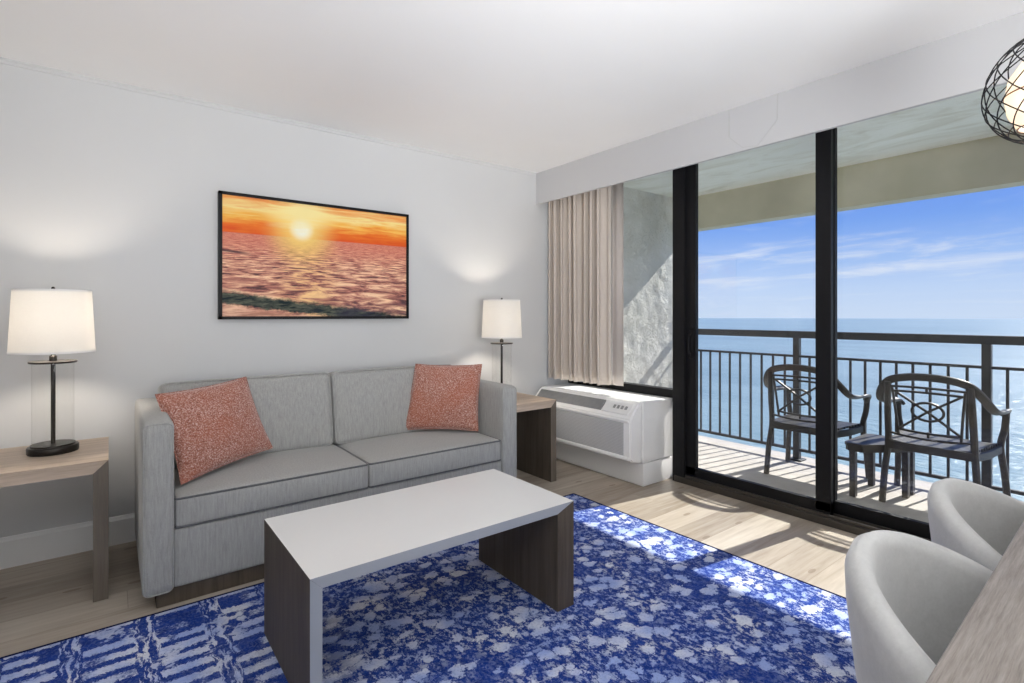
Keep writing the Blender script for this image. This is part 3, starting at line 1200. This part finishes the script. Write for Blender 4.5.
    rr2 = t.m('SQRT', t.m('ADD', t.m('MULTIPLY', t.m('MULTIPLY', ax, ax), 0.35), t.m('MULTIPLY', az2, az2)))
    g2 = t.m('MULTIPLY', t.m('SUBTRACT', 1.0, t.step(t.m('ADD', t.m('MULTIPLY', rr2, 0.8), t.m('MULTIPLY', t.m('SUBTRACT', streak, 0.5), 0.25)), 0.02, 0.16)), 0.8)
    c = t.mix(g2, c, srgb(255, 238, 170))
    return c, None


M_art = principled('sunset_canvas', (0.8, 0.4, 0.2), 0.6, spec=0.2, fn=art_fn)
link_mesh('canvas', bx(-pw + fw, pw - fw, 0.006, 0.036, -ph + fw, ph - fw), M_art, pic, smooth=False)

# ------------------------------------------------------------------ CURTAIN
def curtain():
    bm = bmesh.new()
    ny, nz = 260, 30
    y0, y1 = 2.80, 3.47
    V = []
    for j in range(nz + 1):
        f = j / nz
        z = 0.668 + f * (2.425 - 0.668)
        row = []
        for i in range(ny + 1):
            s = i / ny
            y = y0 + (y1 - y0) * s
            w_ = s + 0.012 * math.sin(s * 23)
            ph_ = 2 * PI * 8.0 * w_
            amp = 0.054 * (1 + 0.22 * math.sin(s * 17)) * (0.92 + 0.08 * f)
            x = 3.10 + amp * math.sin(ph_)
            yy = y + 0.019 * math.sin(2 * ph_) + 0.004 * math.sin(9 * s + 2 * f)
            row.append(bm.verts.new((x, min(yy, 3.485), z)))
        V.append(row)
    for j in range(nz):
        for i in range(ny):
            bm.faces.new((V[j][i], V[j][i + 1], V[j + 1][i + 1], V[j + 1][i]))
    return bm


cur = link_mesh('curtain', curtain(), M_curtain, angle=180)
sol = cur.modifiers.new('thickness', 'SOLIDIFY')
sol.thickness = 0.0018
tag(cur, 'taupe pleated curtain drawn into the corner above the air conditioner', 'curtain')
bm = bmesh.new()
V = []
for j in range(2):
    row = []
    for i in range(25):
        s = i / 24
        row.append(bm.verts.new((3.13 + 0.006 * math.sin(s * 9), 2.672 + 0.116 * s, 0.672 + j * (2.425 - 0.672))))
    V.append(row)
for i in range(24):
    bm.faces.new((V[0][i], V[0][i + 1], V[1][i + 1], V[1][i]))
lin = link_mesh('curtain_liner', bm, M_liner, angle=180)
sol = lin.modifiers.new('thickness', 'SOLIDIFY')
sol.thickness = 0.0015
tag(lin, 'flat pale curtain liner hanging beside the pleated curtain', 'curtain')

# ------------------------------------------------------------------ AIR CONDITIONER
ac = thing('air_conditioner', 'white wall air conditioner unit under the window beside the curtain', 'air conditioner', (3.0, 2.92, 0))
Y0, Y1 = -0.545, 0.53
bm = bmesh.new()
box(bm, 0.0, 0.335, Y0 + 0.004, Y1, 0.0, 0.165, 0.008, 3)
link_mesh('base', bm, M_ac, ac)
bm = bmesh.new()
prism(bm, [(0.0, 0.170), (0.335, 0.170), (0.335, 0.600), (-0.01, 0.605), (-0.01, 0.170)], 'y', Y0, Y1)
bmesh.ops.bevel(bm, geom=bm.edges[:], offset=0.006, segments=2, affect='EDGES')
link_mesh('cabinet', bm, M_ac, ac)
bm = bmesh.new()
prism(bm, [(-0.015, 0.604), (-0.045, 0.596), (-0.128, 0.508), (-0.142, 0.485), (-0.142, 0.215), (-0.120, 0.190), (-0.015, 0.172)], 'y', Y0 + 0.004, Y1)
bmesh.ops.bevel(bm, geom=bm.edges[:], offset=0.010, segments=3, affect='EDGES')
cov = link_mesh('front_cover', bm, M_ac, ac)
# intake mesh panel on the front
link_mesh('grille', bx(-0.1445, -0.138, Y0 + 0.065, Y1 - 0.04, 0.235, 0.462, 0.002), M_grille, ac, smooth=False)
bm = bmesh.new()
for a in ((-0.150, -0.139, Y0 + 0.02, Y1 - 0.01, 0.468, 0.486), (-0.149, -0.139, Y0 + 0.02, Y1 - 0.01, 0.205, 0.230)):
    box(bm, *a, 0.004)
link_mesh('cover_lip', bm, M_ac, cov)
# vent and controls on the sloping face
p0, p1 = Vector((-0.050, 0, 0.5935)), Vector((-0.127, 0, 0.512))
sl = (p1 - p0).normalized()
nn = Vector((-sl.z, 0, sl.x))
if nn.z < 0:
    nn = -nn


def slope_pt(s, y, h):
    q = p0 + (p1 - p0) * s + nn * h
    return Vector((q.x, y, q.z))


def slope_quad(bm, s0, s1, ya, yb, h0, h1):
    vsx = [bm.verts.new(slope_pt(s, y, h)) for h in (h0, h1) for s, y in ((s0, ya), (s1, ya), (s1, yb), (s0, yb))]
    for f in ((0, 1, 2, 3), (7, 6, 5, 4), (0, 4, 5, 1), (1, 5, 6, 2), (2, 6, 7, 3), (3, 7, 4, 0)):
        bm.faces.new([vsx[i] for i in f])


bm = bmesh.new()
for k in range(9):
    s = 0.14 + k * 0.085
    slope_quad(bm, s, s + 0.055, Y0 + 0.30, Y1 - 0.04, -0.002, 0.006)
slope_quad(bm, 0.10, 0.92, Y0 + 0.30, Y1 - 0.04, -0.003, 0.0015)
link_mesh('vent', bm, M_vent, ac, smooth=False)
bm = bmesh.new()
slope_quad(bm, 0.08, 0.94, Y0 + 0.045, Y0 + 0.29, -0.002, 0.003)
cp = link_mesh('control_panel', bm, M_trim, ac, smooth=False)
for k in range(4):
    bm = bmesh.new()
    ya = Y0 + 0.075 + 0.036 * k
    slope_quad(bm, 0.35, 0.60, ya, ya + 0.020, 0.002, 0.0055)
    link_mesh('button', bm, M_vent, cp, smooth=False)

# ------------------------------------------------------------------ DINING TABLE
dt = thing('dining_table', 'light grey-brown wooden dining table at the right edge beside the grey chairs', 'dining table', (1.55, -0.275, 0), 0.034)
link_mesh('tabletop', bx(-1.05, 1.05, -0.51, 0.51, 0.712, 0.75, 0.003), M_dining, dt, smooth=False)
link_mesh('pedestal', bx(-0.62, -0.54, -0.30, 0.26, 0.03, 0.712, 0.004), M_taupe_leg, dt, smooth=False)
link_mesh('pedestal', bx(0.54, 0.62, -0.30, 0.26, 0.03, 0.712, 0.004), M_taupe_leg, dt, smooth=False)
link_mesh('foot_bar', bx(-0.72, 0.72, -0.06, 0.02, 0.0, 0.03, 0.004), M_taupe_leg, dt, smooth=False)


# ------------------------------------------------------------------ TUB CHAIRS
def tub_chair(loc, label):
    t = thing('tub_chair', label, 'chair', loc, 0, 'grey tub chairs at the dining table')
    # shell: angle a from -A to A, 0 = back (+y); open towards -y
    A = R(105)
    NA, NP = 56, 16
    th = 0.048
    bm = bmesh.new()
    rings = []
    for i in range(NA + 1):
        a = -A + 2 * A * i / NA
        q = abs(a) / A
        zt = 0.735 - 0.20 * (q ** 1.7)
        zb = 0.36
        ring = []
        for (rr, z, w_) in [(0.0, zb, 0), (0, zb + 0.06, 0), (0.004, zb + 0.14, 0), (0.008, zt - 0.09, 0), (0.006, zt - 0.035, 0), (-0.004, zt - 0.012, 0), (-th * 0.5, zt, 0), (-th + 0.006, zt - 0.010, 0), (-th, zt - 0.035, 0), (-th, zt - 0.10, 0), (-th, zb + 0.12, 0), (-th, zb, 0)]:
            flare = 0.030 * max(0, (z - zb) / 0.38)
            ro = 0.268 + flare + rr
            endk = max(0.0, (q - 0.93) / 0.07)
            if rr > -th * 0.5:
                ro -= th * 0.38 * endk ** 2
            elif rr < -th * 0.5:
                ro += th * 0.38 * endk ** 2
            ring.append(bm.verts.new((ro * math.sin(a), ro * 0.98 * math.cos(a), z)))
        rings.append(ring)
    for P_, Q in zip(rings[:-1], rings[1:]):
        for j in range(len(P_) - 1):
            bm.faces.new((P_[j], Q[j], Q[j + 1], P_[j + 1]))
        bm.faces.new((P_[-1], Q[-1], Q[0], P_[0]))
    bm.faces.new(rings[0])
    bm.faces.new(rings[-1][::-1])
    sh = link_mesh('shell', bm, M_tub, t, angle=75)
    bm = bmesh.new()
    # seat: rounded disc, squared at the front
    def sr(a):
        c, s_ = abs(math.cos(a)), abs(math.sin(a))
        return 0.252 / ((c ** 2.6 + s_ ** 2.6) ** (1 / 2.6)) if math.sin(a) < 0 else 0.238
    NSG = 48
    prev = None
    for k, (f, z) in enumerate([(0, 0.36), (0.92, 0.36), (1.0, 0.375), (1.0, 0.43), (0.95, 0.452), (0.8, 0.462), (0.4, 0.468), (0, 0.470)]):
        ring = [bm.verts.new((0, -0.02, z))] if f == 0 else [bm.verts.new((sr(2 * PI * i / NSG) * f * math.cos(2 * PI * i / NSG) * 0.93, -0.02 + sr(2 * PI * i / NSG) * f * math.sin(2 * PI * i / NSG) * 0.93, z)) for i in range(NSG)]
        if prev:
            for i in range(NSG):
                j = (i + 1) % NSG
                if len(prev) == 1:
                    bm.faces.new((prev[0], ring[i], ring[j]))
                elif len(ring) == 1:
                    bm.faces.new((prev[i], prev[j], ring[0]))
                else:
                    bm.faces.new((prev[i], prev[j], ring[j], ring[i]))
        prev = ring
    link_mesh('seat', bm, M_tub, t)
    for sx_ in (-1, 1):
        for sy_ in (-1, 1):
            bm = bmesh.new()
            sweep(bm, [(sx_ * 0.16, sy_ * 0.15, 0.362), (sx_ * 0.215, sy_ * 0.20, 0.0)], circ(0.014, 10))
            link_mesh('leg', bm, M_dark_panel, t)
    return t


c1 = tub_chair((1.335, 0.175, 0), 'light grey tub chair nearest the camera at the dining table')
dup(c1, (1.945, 0.185, 0), 0, 'light grey tub chair farther away, nearest the balcony doors')

# ------------------------------------------------------------------ PENDANT
PX, PY, PZ, PR = 1.87, 0.21, 1.782, 0.139
pd = thing('pendant_lamp', 'round black wire cage pendant lamp hanging over the dining table', 'pendant lamp', (PX, PY, PZ))
bm = bmesh.new()
NSP = 14
for sgn in (1, -1):
    for k in range(NSP):
        pts = []
        for i in range(29):
            th_ = R(14 + (166 - 14) * i / 28)
            a = 2 * PI * k / NSP + sgn * (th_ - PI / 2) * 0.95
            sq = 0.95 if th_ > PI / 2 else 1.10
            pts.append((PR * math.sin(th_) * math.cos(a), PR * math.sin(th_) * math.sin(a), PR * sq * math.cos(th_)))
        tube(bm, pts, 0.0016, 5)
for th_, zz in ((R(14), 1.10), (R(166), 0.95)):
    tube(bm, [(PR * math.sin(th_) * math.cos(2 * PI * i / 24), PR * math.sin(th_) * math.sin(2 * PI * i / 24), PR * zz * math.cos(th_)) for i in range(24)], 0.0022, 6, True)
link_mesh('wire_cage', bm, M_black, pd)
bm = bmesh.new()
lathe(bm, [(0.028, 0.105), (0.062, 0.085), (0.088, 0.045), (0.096, 0.0), (0.090, -0.045), (0.070, -0.085), (0.066, -0.083), (0.086, -0.045), (0.092, 0.0), (0.084, 0.043), (0.058, 0.082), (0.026, 0.101)], 48, close=True)
sh = link_mesh('lamp_shade', bm, M_pend_shade, pd)
bm = bmesh.new()
bm.free()
M_copper = principled('copper_wire', (0.16, 0.06, 0.03), 0.4, 0.6, fn=lambda t: (t.mix(t.noise(t.obj(), 20), (0.14, 0.05, 0.03), (0.2, 0.08, 0.04)),))
for r_, z_ in ((0.0965, 0.0), (0.0705, -0.086), (0.029, 0.106)):
    bm = bmesh.new()
    tube(bm, [(r_ * math.cos(2 * PI * i / 40), r_ * math.sin(2 * PI * i / 40), z_) for i in range(40)], 0.0018, 6, True)
    link_mesh('rim_wire', bm, M_copper, sh)
bm = bmesh.new()
lathe(bm, [(0, 0.165), (0.016, 0.165), (0.018, 0.10), (0.018, 0.05), (0, 0.05)], 20)
link_mesh('socket', bm, M_black, pd)
bm = bmesh.new()
tube(bm, [(0, 0, 0.16), (0, 0, ZC - PZ - 0.01)], 0.003, 8)
link_mesh('cord', bm, M_black, pd)
bm = bmesh.new()
lathe(bm, [(0, ZC - PZ - 0.025), (0.055, ZC - PZ - 0.022), (0.06, ZC - PZ), (0, ZC - PZ)], 32)
link_mesh('canopy', bm, M_black, pd)
light('pendant_bulb', 'POINT', (PX, PY, PZ + 0.0), 2.2, (1.0, 0.88, 0.74), shadow_soft_size=0.035)


# ------------------------------------------------------------------ BALCONY CHAIRS (face +x, the sea)
def deck_chair(loc, rotz, label):
    t = thing('balcony_chair', label, 'chair', loc, rotz, 'dark resin balcony armchairs')
    # bow: one band forming top of back and both arms
    half = [(0.265, 0.275, 0.600), (0.235, 0.292, 0.632), (0.14, 0.300, 0.640), (0.0, 0.300, 0.645), (-0.12, 0.292, 0.672), (-0.205, 0.262, 0.745), (-0.245, 0.205, 0.818), (-0.262, 0.11, 0.848)]
    pts = half + [(-0.268, 0, 0.856)] + [(x, -y, z) for x, y, z in half[::-1]]
    bm = bmesh.new()
    sweep(bm, smooth_path(pts, 6), rect(0.050, 0.022, 0.6))
    link_mesh('arm_bow', bm, M_resin, t)
    for s in (-1, 1):
        bm = bmesh.new()
        sweep(bm, smooth_path([(-0.240, s * 0.246, 0.0), (-0.222, s * 0.236, 0.22), (-0.200, s * 0.222, 0.40), (-0.225, s * 0.218, 0.60), (-0.250, s * 0.210, 0.812)], 5), rect(0.036, 0.034, 0.5), up=(1, 0, 0))
        link_mesh('leg', bm, M_resin, t)
        bm = bmesh.new()
        sweep(bm, smooth_path([(0.235, s * 0.300, 0.0), (0.222, s * 0.286, 0.22), (0.210, s * 0.268, 0.40), (0.222, s * 0.286, 0.52), (0.232, s * 0.292, 0.632)], 5), rect(0.036, 0.030, 0.5), up=(1, 0, 0))
        link_mesh('leg', bm, M_resin, t)
        # side apron
        bm = bmesh.new()
        sweep(bm, [(-0.200, s * 0.222, 0.385), (0.0, s * 0.252, 0.380), (0.210, s * 0.268, 0.385)], rect(0.022, 0.050, 0.4))
        link_mesh('side_rail', bm, M_resin, t)
    # seat, slightly dished, with slots
    bm = bmesh.new()
    NX, NY = 11, 14
    for k in range(NX):
        x0 = -0.205 + k * (0.445 / NX)
        x1 = x0 + 0.445 / NX - 0.006
        pr_ = []
        for yi in range(NY + 1):
            f = -1 + 2 * yi / NY
            hw = 0.222 + (x0 + 0.2) * 0.10
            pr_.append((f * hw, 0.424 - 0.014 * (1 - f * f) + (0.010 if k == NX - 1 else 0) * (-1)))
        top = pr_
        vsA = [[bm.verts.new((xx, y_, z_ + dz)) for y_, z_ in top] for xx, dz in ((x0, 0), (x1, 0), (x1, -0.016), (x0, -0.016))]
        for i in range(NY):
            for a_, b_ in ((0, 1), (1, 2), (2, 3), (3, 0)):
                bm.faces.new((vsA[a_][i], vsA[a_][i + 1], vsA[b_][i + 1], vsA[b_][i]))
        bm.faces.new([vsA[q][0] for q in range(4)])
        bm.faces.new([vsA[q][-1] for q in range(4)][::-1])
    for yy in (-0.12, 0.0, 0.12):
        box(bm, -0.205, 0.238, yy - 0.012, yy + 0.012, 0.392, 0.404)
    box(bm, -0.218, -0.196, -0.222, 0.222, 0.362, 0.415, 0.004)
    box(bm, 0.215, 0.240, -0.262, 0.262, 0.365, 0.412, 0.006)
    link_mesh('seat', bm, M_resin, t, smooth=False)
    # back lattice
    def bp(y, z, bow=0.03):
        k = (z - 0.42) / 0.42
        return (-0.205 - 0.050 * k - 0.012 * (1 - (y / 0.2) ** 2), y, z)
    bm = bmesh.new()
    pr2 = rect(0.014, 0.016, 0.5)

    def rod(pts, closed=False, p=pr2):
        sweep(bm, [bp(*q) for q in pts], p, closed, up=(1, 0, 0))
    for s in (-1, 1):
        rod([(s * 0.160, 0.465), (s * 0.172, 0.62), (s * 0.186, 0.775)])
        rod([(s * 0.125, 0.47), (s * 0.02, 0.60)] if False else [(s * 0.158, 0.505), (0, 0.635), (-s * 0.178, 0.755)])
    for (zc, hw, sag) in ((0.782, 0.200, 0.006), (0.752, 0.190, 0.006), (0.505, 0.170, -0.010), (0.470, 0.205, -0.014)):
        rod([(hw * (-1 + 2 * i / 10), zc + sag * (1 - (-1 + 2 * i / 10) ** 2)) for i in range(11)])
    rod([(0, 0.752), (0, 0.79)])
    rod([(0, 0.47), (0, 0.505)])
    rod([(0.082 * math.cos(2 * PI * i / 28), 0.635 + 0.058 * math.sin(2 * PI * i / 28)) for i in range(28)], True)
    link_mesh('back_lattice', bm, M_resin, t)
    return t


dc = deck_chair((4.345, 1.81, ZD), 0, 'dark resin armchair on the balcony, left of the small table')
dup(dc, (4.345, 1.03, ZD), 0, 'dark resin armchair on the balcony, right of the small table')

# small side table
st = thing('side_table', 'small low dark resin side table between the two balcony chairs', 'side table', (4.27, 1.36, ZD))
bm = bmesh.new()
poly = [(-0.24, 0.06), (-0.24, 0.10), (-0.21, 0.125), (0.18, 0.125), (0.20, 0.10), (0.20, -0.17), (0.17, -0.20), (0.05, -0.20), (-0.24, 0.01)]
prism(bm, poly, 'z', 0.352, 0.372)
link_mesh('tabletop', bm, M_resin, st, smooth=False)
bm = bmesh.new()
for a, b in zip(poly, poly[1:] + poly[:1]):
    sweep(bm, [(a[0] * 0.95, a[1] * 0.93, 0.335), (b[0] * 0.95, b[1] * 0.93, 0.335)], rect(0.012, 0.036))
link_mesh('apron', bm, M_resin, st, smooth=False)
for lx, ly, s in ((-0.200, 0.075, 1), (0.165, 0.085, 1), (0.055, -0.155, 1), (0.160, -0.155, 1)):
    link_mesh('leg', bx(lx - 0.024, lx + 0.024, ly - 0.018, ly + 0.018, 0, 0.352, 0.004), M_resin, st, smooth=False)
